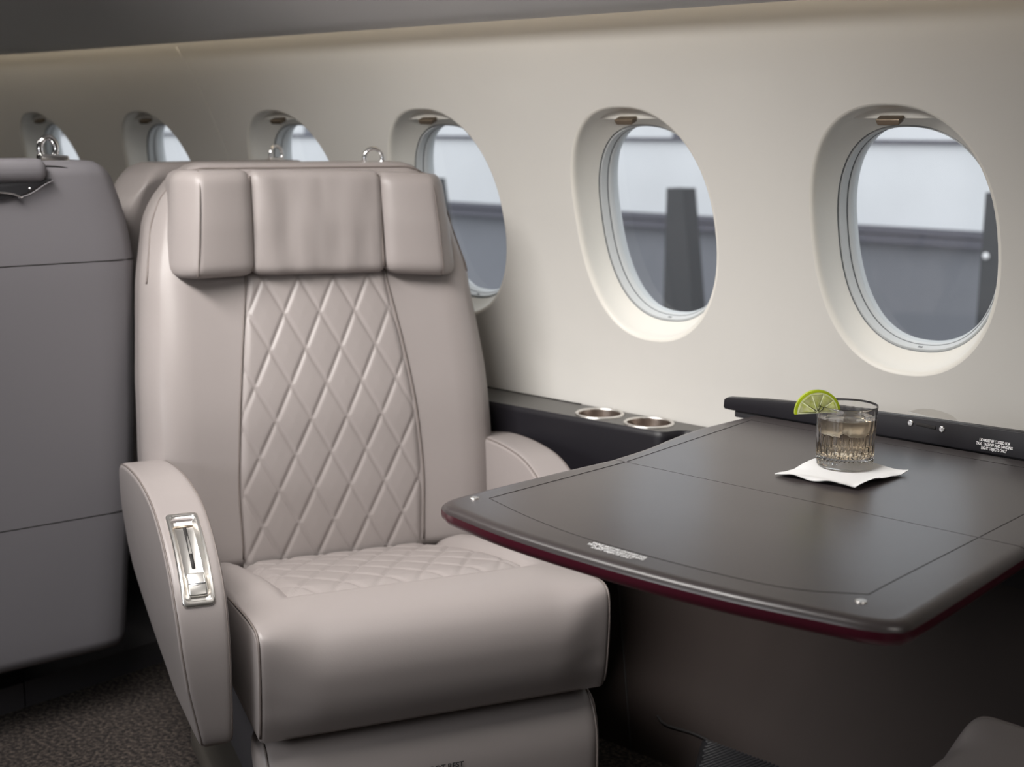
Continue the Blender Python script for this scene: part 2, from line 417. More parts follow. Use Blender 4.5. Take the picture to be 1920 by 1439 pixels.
def post(x, w0, w1, y, z1, label, dotx=None):
    r = empty('support_post', (x, y, -1.7)); tag(r, label, 'post', 'dark posts outside the windows')
    bm = bmesh.new(); h = z1+1.7
    b = [(-w0, 0), (w1*2.0, 0), (w0*1.0, h), (-w0*.9, h)]
    vs0 = [bm.verts.new((u, -.08, v)) for u, v in b]; vs1 = [bm.verts.new((u, .08, v)) for u, v in b]
    bm.faces.new(vs0); bm.faces.new(vs1[::-1])
    for k in range(4): bm.faces.new((vs0[k], vs1[k], vs1[(k+1) % 4], vs0[(k+1) % 4]))
    link('post_body', bm, M_POST, r, smooth=False)
    if dotx is not None:
        bm = bmesh.new(); lathe(bm, [(0.001, 0), (.018, 0), (.022, .006), (.012, .014), (.001, .016)], 16)
        l = link('reflector', bm, M_WHITE, r); l.rotation_euler = (pi/2, 0, 0); l.location = (dotx, -.08, .42+1.7)
post(-5.74, .075, .20, 8, .75, 'tapered dark post seen through the second window from the right')
post(-3.36, .085, .30, 8, .80, 'tapered dark post at the right edge of the nearest window', -.045)
post(-8.35, .10, .28, 8, .75, 'tapered dark post seen through the window beside the headrest')

# ------------------------------------------------------------------ side ledge with cup holders
LZ = .610
fo = roundpoly([(-2.32, 1.995), (-2.0, 2.003), (-1.475, 2.020), (-1.462, 2.068), (-.2, 2.074), (-.2, 2.128), (-2.32, 2.128)], [0, .2, .035, .02, 0, 0, 0], 8)
side = empty('side_ledge', (-1.6, 2.06, .45)); tag(side, 'dark side ledge running under the windows with two round cup holders', 'ledge')
inv = Matrix.Translation((1.6, -2.06, -.45))
def child(name, bm, m, parent=side, **k):
    bm.transform(inv); return link(name, bm, m, parent, **k)
CUPS = [(-1.672, 2.071), (-1.548, 2.072)]
bm = bmesh.new()
N = len(fo)
rings = [[(x, y, z) for x, y in o] for o, z in ((fo, .45), (fo, LZ-.014), (inset2d(fo, .002), LZ-.007), (inset2d(fo, .006), LZ-.002))]
loft(bm, rings, cap0=True); child('ledge_front', bm, M_BLACK, sharp=50)
# top plate with two real holes: polygon bridged around the cups
def plate_with_holes(bm, outline, holes, z, hr, n=40):
    import mathutils
    from mathutils.geometry import tessellate_polygon
    loops = [[Vector((x, y, 0)) for x, y in outline]] + [[Vector((cx+hr*cos(2*pi*k/n), cy+hr*.98*sin(2*pi*k/n), 0)) for k in range(n)][::-1] for cx, cy in holes]
    tris = tessellate_polygon(loops); flat = [v for l in loops for v in l]
    vs = [bm.verts.new((v.x, v.y, z)) for v in flat]
    for t in tris:
        try: bm.faces.new([vs[i] for i in t])
        except ValueError: pass
bm = bmesh.new(); plate_with_holes(bm, inset2d(fo, .006), CUPS, LZ-.002, .0445)
child('ledge_top', bm, M_LEDGE, smooth=False)
for cx, cy in CUPS:
    bm = bmesh.new()
    lathe(bm, [(.0001, -.055), (.036, -.055), (.040, -.051), (.0425, -.010), (.0432, -.0015)], 48, (cx, cy, LZ)); c = child('cup_holder', bm, M_STEELDK, sharp=60)
    bm = bmesh.new()
    lathe(bm, [(.0432, -.0015), (.0436, .0008), (.0452, .0016), (.0485, .0014), (.0500, 0), (.0500, -.002)], 48, (cx, cy, LZ)); child('rim', bm, M_STEEL, parent=c, sharp=60)
bm = bmesh.new(); tube(bm, [(-2.05, 2.118, LZ-.001), (-1.76, 2.118, LZ-.001)], .0012, 5); child('ledge_seam', bm, M_DARKSEAM)

# ------------------------------------------------------------------ table
TZ = .700
TH = .026
tb = empty('table', (-.885, 1.5, 0)); tag(tb, 'dark lacquered folding table with rounded burgundy edge extending from the side ledge', 'table')
inv_t = Matrix.Translation((.885, -1.5, 0))
def tchild(name, bm, m, parent=tb, **k):
    bm.transform(inv_t); return link(name, bm, m, parent, **k)
YS = 1.507
front = catmull([(-1.185, 1.160, 0), (-1.06, 1.139, 0), (-.90, 1.131, 0), (-.75, 1.137, 0), (-.600, 1.160, 0)], 8)
fl = [(-1.196, YS-.0008), (-1.206, 1.40), (-1.214, 1.28), (-1.2175, 1.215)]
crl = [(-1.216, 1.190), (-1.209, 1.173)]
crr = [(-.578, 1.168), (-.565, 1.180), (-.562, 1.197)]
fr_ = [(-.563, 1.25), (-.566, 1.35), (-.572, YS-.0008)]
leaf1 = fl + crl + [(p.x, p.y) for p in front] + crr + fr_
# finish: rounded edge; the lower band of the edge is burgundy
def tslab(name, outline, keep_open=()):
    bm = bmesh.new()
    rs = []
    for o, z in ((0.0, TZ-TH*.36), (.0014, TZ-.0055), (.0045, TZ-.0022), (.010, TZ-.0004), (.016, TZ)):
        rs.append([(x, y, z) for x, y in (inset_edge(outline, o) if o else outline)])
    loft(bm, rs, cap1=True); top = tchild(name, bm, M_LACQ, sharp=60)
    bm = bmesh.new(); rs = []
    for o, z in ((.020, TZ-TH), (.009, TZ-TH), (.004, TZ-TH*.93), (.0012, TZ-TH*.80), (0.0, TZ-TH*.62), (0.0, TZ-TH*.36)):
        rs.append([(x, y, z) for x, y in inset_edge(outline, o)])
    loft(bm, rs, cap0=True); bm.transform(inv_t); link('edge_band', bm, M_LACQ_EDGE, top, sharp=60)
    return top
def inset_edge(outline, d):
    """inset everywhere except along the straight seam/rear lines (y stays)"""
    o = inset2d(outline, d); out = []
    for (x, y), (a, b) in zip(outline, o):
        if abs(y-YS) < .0015 or abs(y-1.914) < .0015: out.append((x if abs(abs(x+.885)-.3) > .2 else (x+d if x < -.885 else x-d), y))
        else: out.append((a, b))
    return out
leafA = tslab('aisle_leaf', leaf1)
l2l = catmull([(-1.196, YS+.0008, 0), (-1.201, 1.60, 0), (-1.214, 1.68, 0), (-1.222, 1.76, 0), (-1.220, 1.83, 0), (-1.215, 1.914, 0)], 4)
l2r = catmull([(-.545, 1.914, 0), (-.546, 1.83, 0), (-.546, 1.76, 0), (-.554, 1.68, 0), (-.567, 1.60, 0), (-.572, YS+.0008, 0)], 4)
leafB = tslab('wall_leaf', [(p.x, p.y) for p in l2l][::-1] + [(p.x, p.y) for p in l2r][::-1])
# inlay lines
bm = bmesh.new()
tube(bm, catmull([(-.633, YS-.003, TZ), (-.633, 1.30, TZ), (-.632, 1.235, TZ)], 4), .0006, 5)
tube(bm, catmull([(-1.166, YS-.003, TZ), (-1.176, 1.229, TZ)], 4), .0006, 5)
tube(bm, catmull([(-1.176, 1.229, TZ), (-1.069, 1.198, TZ), (-.96, 1.181, TZ), (-.80, 1.181, TZ), (-.70, 1.195, TZ), (-.632, 1.235, TZ)], 6), .0005, 5)
bm.transform(inv_t); link('inlay_line', bm, M_DARKSEAM, leafA)
bm = bmesh.new()
tube(bm, [(-.633, YS+.003, TZ), (-.633, 1.88, TZ)], .0006, 5); tube(bm, [(-1.166, YS+.003, TZ), (-1.19, 1.88, TZ)], .0006, 5)
tube(bm, [(-1.19, 1.875, TZ), (-.56, 1.875, TZ)], .0005, 5)
bm.transform(inv_t); link('inlay_line', bm, M_DARKSEAM, leafB)
for bx, by in ((-1.190, 1.216), (-.627, 1.210)):
    bm = bmesh.new(); lathe(bm, [(.0001, .0012), (.0035, .0012), (.0052, .0014), (.0062, .0010), (.0066, -.001)], 24, (bx, by, TZ)); tchild('bolt', bm, M_STEEL)
text('warning_text', 'TABLE MUST BE STOWED FOR\nTAXI, TAKEOFF AND LANDING\nLIGHT OBJECTS ONLY', .0068, M_WHITE, tb,
     inv_t @ Matrix.Translation((-.9145, 1.1655, TZ+.0004)) @ Matrix.Rotation(radians(-2), 4, 'Z') @ Matrix.Scale(.88, 4, (1, 0, 0)), spacing=.95)
bm = bmesh.new(); slab(bm, roundpoly([(-1.12, 1.46), (-.66, 1.46), (-.66, 2.0), (-1.12, 2.0)], .02), TZ-TH-.03, TZ-TH+.001, .004); tchild('support_frame', bm, M_BLACK, sharp=50)

# open lid of the table stowage, standing behind the table
lid = empty('stowage_lid', (-.8, 1.935, TZ)); tag(lid, 'open black stowage lid standing along the wall side of the table', 'lid')
invl = Matrix.Translation((.8, -1.935, -TZ))
lo = [(-1.276, .7165), (-1.270, .7205), (-1.20, .7265), (-1.10, .7325), (-.9, .7375), (-.7, .7405), (-.2, .746), (-.2, .700), (-.72, .700), (-1.245, .700), (-1.262, .700), (-1.273, .7005), (-1.276, .704)]
bm = bmesh.new(); slab(bm, lo, 0, .016, .0015, 3, f=lambda u, v, w: (u, 1.921 + w + (v-.70)*.12, v)); bm.transform(invl); link('lid_panel', bm, M_BLACK, lid, sharp=50)
bm = bmesh.new(); slab(bm, roundpoly([(-1.255, .688), (-.2, .688), (-.2, .705), (-1.255, .705)], .003), 0, .012, .001, 2, f=lambda u, v, w: (u, 1.926+w, v)); bm.transform(invl); link('hinge_rail', bm, M_DARK, lid, sharp=50)
for sx, sz in ((-.930, .7275), (-.878, .7255)):
    bm = bmesh.new(); lathe(bm, [(.0001, .0018), (.0018, .0012), (.0035, .002), (.0048, .0012), (.0052, -.001)], 20)
    s_ = link('screw', bm, M_CHROME, lid); s_.rotation_euler = (pi/2, 0, 0); s_.location = (sx+.8, 1.924-1.935, sz-TZ)
bm = bmesh.new(); slab(bm, roundpoly([(-.920, .7255), (-.888, .7235), (-.888, .7285), (-.920, .7305)], .001, 2), 0, .003, .0005, 2, f=lambda u, v, w: (u, 1.9195+w+(v-.70)*.12, v)); bm.transform(invl); link('latch_slot', bm, M_STEEL if False else M_DARKSEAM, lid)
text('warning_text', 'LID MUST BE CLOSED FOR\nTAXI, TAKEOFF AND LANDING\nLIGHT OBJECTS ONLY', .0062, M_WHITE, lid,
     invl @ Matrix.Translation((-.7935, 1.9218, .7135)) @ Matrix.Rotation(radians(83.2), 4, 'X') @ Matrix.Scale(.64, 4, (1, 0, 0)), spacing=.95)
M_CLEAR = glassmat('clear_plastic_tab', (.85, .84, .82), .15, 1.1)
bm = bmesh.new(); o_ = [(p.x, p.y) for p in catmull([(-.945, .740, 0), (-.925, .7475, 0), (-.90, .7495, 0), (-.875, .745, 0), (-.862, .7375, 0)], 5)] + [(-.90, .736)]
slab(bm, o_, 0, .0016, .0004, 2, f=lambda u, v, w: (u, 1.944+w, v)); bm.transform(invl); link('clear_tab', bm, M_CLEAR, lid, sharp=40)

# ------------------------------------------------------------------ napkin, glass, drink, ice, lime
nc = Vector((-.8985, 1.6555, TZ))
bm = bmesh.new()
u1 = Vector((.122, .006, 0)); v1 = Vector((.012, .130, 0)); G = 36
o0 = nc - u1*.5 - v1*.5
def nap(i, j, dz):
    a, b = i/G, j/G; e = min(a, b, 1-a, 1-b)
    p = o0 + u1*a + v1*b
    wob = noise.noise(Vector((a*3.1, b*3.3, 1.7)))
    edge = max(0, 1 - e/.22)**1.5
    h = .0014 + edge*(.0045 + .0055*wob + .004*sin(a*9+1)*sin(b*8+2))*(1-.85*math.exp(-(a*a+b*b)/.05))
    cf_ = max(0, 1-(a**2+(1-b)**2)**.5/.3)
    if b < .04: p.y += .0015*noise.noise(Vector((a*14, 0, 3)))
    if a > .96: p.x += .0015*noise.noise(Vector((b*14, 5, 3)))
    return (p.x, p.y, TZ + max(.0014, h) + dz)
for L_ in (0, .0009):
    g = [[bm.verts.new(nap(i, j, L_)) for j in range(G+1)] for i in range(G+1)]
    for i in range(G):
        for j in range(G): bm.faces.new((g[i][j], g[i+1][j], g[i+1][j+1], g[i][j+1]))
bmesh.ops.translate(bm, verts=bm.verts[:], vec=-nc)
o = link('paper_napkin', bm, M_NAPKIN); o.location = nc; tag(o, 'square white paper napkin under the drink on the dark table', 'napkin')

gc = Vector((-.9175, 1.697, TZ+.0030)); GS = 1.055
gl = empty('tumbler', gc); gl.scale = (GS,)*3; tag(gl, 'cut crystal tumbler standing on the white paper napkin', 'glass')
NF = 20
def cut(t, r, z):
    if .008 < z < .056:
        ph = (t*NF/(2*pi)) % 1; g = abs(ph-.5)*2        # 0 mid, 1 edge
        env = min(1, (z-.008)/.006)*min(1, (.056-z)/.012)
        if z < .022: return r - .0026*env*(1-abs(g*2-1))
        return r - .0022*env*max(0, (g-.45)/.55)**1.2
    return r
bm = bmesh.new()
prof = [(.0001, .0002), (.030, .0002), (.0345, .0006), (.0370, .0025), (.0378, .006), (.0380, .008)] + \
       [(.0380+.0024*(z/.086), z) for z in [.010+.0025*k for k in range(20)]] + [(.0396, .062), (.0402, .072), (.0409, .082), (.0411, .0845), (.0407, .0855), (.0399, .0848),
        (.0392, .078), (.0380, .060), (.0366, .035), (.0356, .020), (.034, .0165), (.028, .0145), (.0001, .0140)]
lathe(bm, prof, NF*8, (0, 0, 0), rad=cut); g_o = link('glass_body', bm, M_GLASS, gl, sharp=35)
dr = empty('drink', gc)
bm = bmesh.new()
lathe(bm, [(.0001, .01405), (.028, .01455), (.0339, .01655), (.03555, .0202), (.03655, .0352), (.0379, .060), (.0385, .0680), (.0375, .0676), (.0001, .0674)], 96)
COL.objects.unlink(dr); bpy.data.objects.remove(dr)
dr = link('drink', bm, M_LIQ, sharp=40); dr.location = gc; dr.scale = (GS,)*3; tag(dr, 'pale clear iced drink filling the crystal tumbler', 'drink')
for k, (dx, dy, dz, rz, s_) in enumerate([(-.013, -.010, .0560, .3, .0128), (.015, -.006, .0572, 1.0, .0125), (.000, .016, .0565, .6, .0125)]):
    bm = bmesh.new(); softbox(bm, s_, s_, s_*.85, .004, (8, 8, 8), warp=lambda x, y, z: (x*(1+.12*noise.noise(Vector((x*90, y*90, z*90)))), y*(1+.12*noise.noise(Vector((y*90, x*90, 4)))), z*(1+.15*noise.noise(Vector((x*70, 9, y*70))))))
    ic = link('ice_cube', bm, M_ICE); ic.location = gc + Vector((dx, dy, dz))*GS; ic.scale = (GS,)*3; ic.rotation_euler = (.15*k, .1, rz)
    tag(ic, ['ice cube floating at the lime side of the tumbler', 'ice cube floating at the right front of the tumbler', 'ice cube floating at the far side of the tumbler'][k], 'ice cube', 'ice cubes in the tumbler')
# lime: plane spanned by camera-right-ish radial direction and up
rd = Vector((-.735, -.678, 0))              # from glass centre towards the rim point on the left
lc = gc + rd*.0425 + Vector((0, 0, .0785))
lime = empty('lime_slice', lc, atan2(rd.y, rd.x)); tag(lime, 'half wheel of lime hooked on the rim of the tumbler', 'lime slice')
lime.rotation_euler = (0, radians(3), atan2(rd.y, rd.x))
RL, TL = .0325, .0075
def arcring(ra, rb, name, m, th, a0=0.0, a1=pi, n=40):
    bm = bmesh.new(); rings = []
    for k in range(n+1):
        a = lerp(a0, a1, k/n); c, s_ = cos(a), sin(a)
        rings.append([(ra*c, -th/2, ra*s_), (rb*c, -th/2*.86, rb*s_), (rb*c, th/2*.86, rb*s_), (ra*c, th/2, ra*s_)])
    loft(bm, rings, cap0=True, cap1=True); return link(name, bm, m, lime, sharp=50)
arcring(RL-.0034, RL, 'rind', M_RIND, TL, -.04, pi+.04)
arcring(RL-.0046, RL-.0034, 'pith', M_PITH, TL, -.04, pi+.04)
nseg = 5
for k in range(nseg):
    a0, a1 = pi*k/nseg+.012, pi*(k+1)/nseg-.012
    bm = bmesh.new(); R_ = RL-.0048
    mid = (a0+a1)/2; oc = .0012
    o_ = [(oc*cos(mid), oc*sin(mid))] + [(R_*cos(a), R_*sin(a)) for a in [lerp(a0, a1, t/8) for t in range(9)]]
    o_ = roundpoly(o_, [.001, .0025]+[0]*7+[.0025], 4)
    slab(bm, o_, -TL/2*.98, TL/2*.98, .0012, 3, f=lambda u, v, w: (u, w, v)); link('lime_segment', bm, M_FLESH, lime)
bm = bmesh.new()
o_ = [((RL-.0041)*cos(a), (RL-.0041)*sin(a)) for a in [lerp(-.04, pi+.04, t/30) for t in range(31)]]
slab(bm, o_, -TL/2*.86, TL/2*.86, .0003, 2, f=lambda u, v, w: (u, w, v)); link('membrane', bm, M_PITH, lime)

# ------------------------------------------------------------------ the seats
A_SEAT = radians(-24.8)
LAT = .345
def smooth_curve(pts, v, w=.045): return sum(curve1(pts, v + w*k/4) for k in range(-4, 5))/9
def back_x(z): return smooth_curve([(.15, -.645), (.25, -.640), (.355, -.633), (.50, -.641), (.636, -.655), (.76, -.690), (.892, -.738), (1.0, -.765), (1.12, -.785), (1.2, -.80)], z)
def back_w(z): return curve1([(.30, .340), (.42, .355), (.56, .355), (.70, .350), (.89, .333), (1.0, .311), (1.06, .294), (1.12, .270)], z)
def ps_w(z): return smooth_curve([(.30, .185), (.36, .181), (.50, .186), (.636, .176), (.76, .160), (.892, .139), (1.0, .13)], z)
PQX, PQZ = .0705, .1340
def quilt(u, v, depth=.0042, x0=0, z0=0):
    a = ((u-x0)/PQX + (v-z0)/PQZ); b = ((u-x0)/PQX - (v-z0)/PQZ)
    da = abs(a-round(a)); db = abs(b-round(b)); d = min(da, db)         # 0 on a stitch line .. .5
    g = min(1, d/.13)
    e = 1-(1-g)**2.2
    puff = e*(.70+.30*(min(1, da*2)*min(1, db*2))**.5)
    ridge = .13*math.exp(-(d/.028)**2)
    return depth*(puff + ridge) - depth

def make_seat(name, label, quality=1.0, lm=None, loop=True, loop_y=.150):
    lm = lm or M_LEATHER
    S = empty(name); tag(S, label, 'seat', 'leather cabin seats')
    # --- seat cushion
    sideP = [(-.62, .356), (-.54, .374), (-.47, .391), (-.39, .405), (-.324, .417), (-.228, .434), (-.16, .443), (-.12, .448), (-.08, .452), (-.042, .4535), (-.020, .4525), (-.006, .446), (.001, .434), (.004, .41), (.003, .37), (.000, .34), (-.004, .31), (-.014, .276)]
    midP  = [(-.62, .358), (-.54, .376), (-.47, .394), (-.39, .411), (-.324, .426), (-.228, .444), (-.16, .455), (-.12, .458), (-.08, .4565), (-.050, .451), (-.027, .442), (-.008, .426), (.004, .404), (.010, .378), (.010, .35), (.007, .325), (.000, .302), (-.014, .276)]
    def sm(t): t = max(0, min(1, t)); return t*t*(3-2*t)
    def top_add(x, y):
        back = sm((-x-.10)/.08)
        bol = .013*math.exp(-((abs(y)-.240)/.036)**2)*sm((-x-.13)/.12)*sm((.64+x)/.08)
        rec = -.016*sm((.222-abs(y))/.030)*sm((-x-.128)/.030)
        return bol + rec
    bm = bmesh.new(); rings = []
    ys = [-.287+.010*(1-cos(pi/2*k/4)) for k in range(4)] + [lerp(-.277, .277, k/60) for k in range(61)] + [.287-.010*(1-cos(pi/2*k/4)) for k in (3, 2, 1, 0)]
    ends = {}
    for k, y in enumerate(ys):
        w = sm((.277-abs(y))/.09); pr_ = [Vector((lerp(a[0], b[0], w), lerp(a[1], b[1], w), 0)) for a, b in zip(sideP, midP)]
        pr_ = catmull(pr_, 5)
        pts = [(p.x, p.y + (top_add(p.x, y) if i < len(pr_)*.72 else 0)) for i, p in enumerate(pr_)]
        pts += [(-.20, .280), (-.45, .280), (-.63, .282)]
        j = min(k, len(ys)-1-k)
        if j < 4: pts = inset2d(pts, .010*(1-sin(pi/2*j/4)))
        rings.append([(x, y, z) for x, z in pts])
    loft(bm, rings, cap0=True, cap1=True)
    cu_ = link('seat_cushion', bm, lm, S, sharp=70)
    mid_c = catmull([(p[0], p[1], 0) for p in midP], 5)
    def mid_z(x):
        for a, b in zip(mid_c[:-1], mid_c[1:]):
            if a.x <= x <= b.x: return lerp(a.y, b.y, (x-a.x)/(b.x-a.x+1e-9))
        return mid_c[0].y
    # quilted insert in the cushion top
    bm = bmesh.new(); nx, ny = 96, 110
    def ins_w(x): return curve1([(-.64, .185), (-.50, .205), (-.35, .213), (-.20, .213), (-.12, .21)], x)
    vg = []
    for i in range(nx+1):
        row = []
        for j in range(ny+1):
            b = lerp(-1, 1, j/ny); xx = lerp(-.62, -.128 - .040*abs(b)**5, i/nx); y = b*ins_w(xx)
            e = min(1, (1-abs(b))*6, (1-i/nx)*8); e = 1-(1-e)**2
            hh = mid_z(xx) - .020 + .020*e + quilt(y, xx, .0050)*e
            row.append(bm.verts.new((xx, y, hh)))
        vg.append(row)
    for i in range(nx):
        for j in range(ny): bm.faces.new((vg[i][j], vg[i+1][j], vg[i+1][j+1], vg[i][j+1]))
    link('quilted_insert', bm, lm, cu_)
    # piping round the cushion sides
    for sy in (-1, 1):
        bm = bmesh.new()
        cp_ = catmull([Vector((p[0], p[1], 0)) for p in sideP[3:]], 4); ip_ = inset2d([(p.x, p.y) for p in cp_] + [(-.2, .28), (-.6, .28)], .0022)[1:len(cp_)-1]
        tube(bm, [(x, sy*.2845, z) for x, z in ip_], .0020, 6); link('piping', bm, M_PIPE, cu_)
    # --- leg rest
    bm = bmesh.new()
    def lw(x, y, z):
        return (x - .035*max(0, (z-.17)/.09)**2 - .02*max(0, (.12-z)/.1), y, z)
    softbox(bm, .045, .285, .115, .030, (10, 24, 16), warp=lambda x, y, z: lw(x-.052, y, z+.150))
    lr = link('leg_rest', bm, lm, S)
    for sy in (-1, 1):
        bm = bmesh.new(); pts = [Vector(lw(x-.0015, 0, z)) for x, z in ((-.05, .264), (-.02, .256), (-.0095, .238), (-.0075, .20), (-.0075, .14), (-.0075, .08), (-.012, .05))]
        tube(bm, catmull([(p.x, sy*.272, p.z) for p in pts], 5), .0017, 6); link('piping', bm, M_PIPE, lr)
    # --- base
    bm = bmesh.new(); slab(bm, roundpoly([(-.56, -.24), (-.10, -.24), (-.10, .24), (-.56, .24)], .03), .0, .30, .01); link('pedestal', bm, M_PLINTH, S, sharp=50)
    bm = bmesh.new(); slab(bm, roundpoly([(-.64, -.30), (-.02, -.30), (.02, -.22), (.02, .22), (-.02, .30), (-.64, .30)], .03), .0, .045, .012); link('base_shroud', bm, M_PEDESTAL, S, sharp=50)
    # --- backrest
    bm = bmesh.new(); TB = .15; ZB0, ZB1 = .33, 1.109
    def bw_(x, y, z):
        # x: 0 front .. -TB rear ; y in -1..1 scaled
        w = back_w(z); yy = y/.345*w
        t = abs(yy)/w
        top = max(0, (z-1.0)/.118)
        bol = .012*max(0, (t-.52)/.30) if t < .82 else .012 - .045*((t-.82)/.18)**2
        bol *= max(0, min(1, (1.0-z)/.15)) if z < 1.0 else 0
        if z > .9: bol -= .05*max(0, (t-.80)/.20)**2*min(1, (z-.9)/.08)
        fx = x + bol*(1 + x/TB)
        z2 = z - .055*max(0, (t-.72)/.28)**2*top
        return (back_x(z) + fx, yy, z2)
    softbox(bm, TB/2, .345, (ZB1-ZB0)/2, .035, (12, 44, 50), warp=lambda x, y, z: bw_(x-TB/2, y, z+(ZB0+ZB1)/2))
    br = link('backrest', bm, lm, S)
    # quilted panel
    bm = bmesh.new(); nx, nz = 130, 230
    vg = []
    for i in range(nx+1):
        row = []
        for j in range(nz+1):
            b = lerp(-1, 1, i/nx); z = lerp(.335, .935, j/nz); y = b*ps_w(z)
            e = min(1, (1-abs(b))*10); e = 1-(1-e)**2
            px = back_x(z) + .0005 - .009*(1-e)*0 + .0095*e + quilt(y, z, .0052, x0=-.002, z0=.823)*e - .004
            row.append(bm.verts.new((px, y, z)))
        vg.append(row)
    for i in range(nx):
        for j in range(nz): bm.faces.new((vg[i][j], vg[i+1][j], vg[i+1][j+1], vg[i][j+1]))
    link('quilted_panel', bm, lm, br)
    for sy in (-1, 1):
        bm = bmesh.new(); tube(bm, [(back_x(z)+.0015, sy*ps_w(z)*1.003, z) for z in [lerp(.36, .93, k/24) for k in range(25)]], .0019, 6); link('seam_piping', bm, M_PIPE, br)
    # outer piping round the top of the backrest
    bm = bmesh.new(); e_ = .0098
    pz = [bw_(-e_, -(.345-e_), z) for z in [lerp(.885, 1.066, k/10) for k in range(11)]]
    pz += [bw_(-e_, -.3300, 1.083), bw_(-e_, -.3200, 1.094), bw_(-e_, -.303, 1.0988)] + [bw_(-e_, y, 1.0992) for y in (-.28, -.25, -.20, -.15, -.10, -.05, 0)]
    full = pz + [(x, -y, z) for x, y, z in pz[::-1][1:]]
    tube(bm, catmull(full, 4), .0022, 6); link('piping', bm, M_PIPE, br)
    # --- headrest: centre pad and two wings
    HZ0, HZ1 = .897, 1.098
    def hx(z): return curve1([(.89, -.700), (1.0, -.712), (1.12, -.735)], z)
    bm = bmesh.new()
    def hw(x, y, z):
        t = (z-HZ0)/(HZ1-HZ0)
        f = 1 if x > -.03 else 0
        cre = f*(.0060*noise.noise(Vector((y*26, z*5, 2))) + .0035*noise.noise(Vector((y*60, z*10, 7))))
        return (hx(z) + x + cre, y*(1.0+.03*(1-t))+.004, z - .012*max(0, y+.13))
    softbox(bm, .032, .132, (HZ1-HZ0)/2, .020, (10, 30, 26), warp=lambda x, y, z: hw(x-.034, y, z+(HZ0+HZ1)/2))
    hc = link('headrest', bm, lm, S)
    for sy in (-1, 1):
        bm = bmesh.new()
        def ww(x, y, z):
            t = (z-HZ0)/(HZ1-HZ0); a = (y+.080)/.160      # 0 inner .. 1 outer
            yi = lerp(.127, .124, t); yo = lerp(.292, .271, t)
            yy = lerp(yi, yo, a)
            fwd = .024*sin(pi*min(1, max(0, a))*.62) if x > -.04 else 0
            wrap = -.052*max(0, (a-.70)/.30)**1.15
            return (hx(z) + x + fwd + wrap, sy*yy+.004, z - .012*max(0, sy*yy+.13) - .010*max(0, (sy*yy-.1)/.2))
        softbox(bm, .045, .080, (HZ1-HZ0)/2, .026, (12, 20, 24), warp=lambda x, y, z: ww(x-.045, y, z+(HZ0+HZ1)/2))
        wg = link('headrest_wing', bm, lm, hc)
        bm = bmesh.new(); q_ = []
        for x, z in ((-.055, 1.0975), (-.030, 1.097), (-.012, 1.091), (-.004, 1.078), (-.0005, 1.055), (0, 1.0), (-.0005, .935), (-.004, .912), (-.014, .901), (-.04, .8985)):
            p = Vector(ww(x, .032, z)); q_.append(p + Vector((.0006, sy*.0006, 0)))
        tube(bm, catmull(q_, 5), .0015, 6); link('piping', bm, M_PIPE, wg)
        bm = bmesh.new(); tube(bm, [(hx(z)-.010, sy*lerp(.1315, .1265, (z-HZ0)/(HZ1-HZ0)), z) for z in [lerp(HZ0+.01, HZ1-.012, k/10) for k in range(11)]], .0035, 6); link('headrest_seam', bm, M_PIPE, hc)
    # --- armrests
    prof = catmull([(-.700, .470, 0), (-.690, .540, 0), (-.655, .566, 0), (-.52, .590, 0), (-.384, .604, 0), (-.27, .6055, 0), (-.203, .599, 0), (-.150, .584, 0), (-.100, .560, 0), (-.060, .530, 0), (-.034, .495, 0),
                    (-.020, .450, 0), (-.016, .40, 0), (-.019, .34, 0), (-.026, .290, 0), (-.040, .274, 0)], 10)
    prof = [(p.x, p.y) for p in prof]
    ARM_R = lambda x, z: (-.262 + x*.886, .27+(z-.27)*.865)
    under = catmull([(-.060, .270, 0), (-.12, .258, 0), (-.2, .250, 0), (-.35, .246, 0), (-.5, .274, 0), (-.62, .335, 0), (-.68, .405, 0)], 6)
    ol = prof + [(p.x, p.y) for p in under]
    # arc length of the profile
    AL = [0]
    for a, b in zip(prof[:-1], prof[1:]): AL.append(AL[-1]+hypot(b[0]-a[0], b[1]-a[1]))
    def at(s):
        s = max(0, min(AL[-1], s))
        for k in range(len(AL)-1):
            if s <= AL[k+1]:
                t = (s-AL[k])/(AL[k+1]-AL[k]); a, b = prof[k], prof[k+1]
                p = Vector((lerp(a[0], b[0], t), lerp(a[1], b[1], t))); d = Vector((b[0]-a[0], b[1]-a[1])).normalized()
                return p, Vector((-d.y, d.x)) if False else Vector((d.y*-1, d.x))
    def youter(z): return curve1([(.26, .366), (.29, .372), (.37, .3875), (.43, .3945), (.50, .399), (.62, .402)], z)
    ol0 = ol; prof0 = prof
    for sy in (-1, 1):
        bm = bmesh.new(); YI = .320
        if sy > 0: ol = [ARM_R(x, z) for x, z in ol0]; prof = ol[:len(prof0)]
        n_ = len(ol); r = .010; rings = []
        for k in range(6):
            a = pi/2*k/5; o_ = inset2d(ol, r*(1-sin(a))) if k < 5 else ol
            rings.append([(x, sy*(YI + r*(1-cos(a))), z) for x, z in o_])
        i0 = min(range(len(prof)), key=lambda k: hypot(prof[k][0]+.172, prof[k][1]-.592)); i1 = min(range(len(prof)), key=lambda k: hypot(prof[k][0]+.031, prof[k][1]-.501))
        deep = inset2d(ol, .0125)
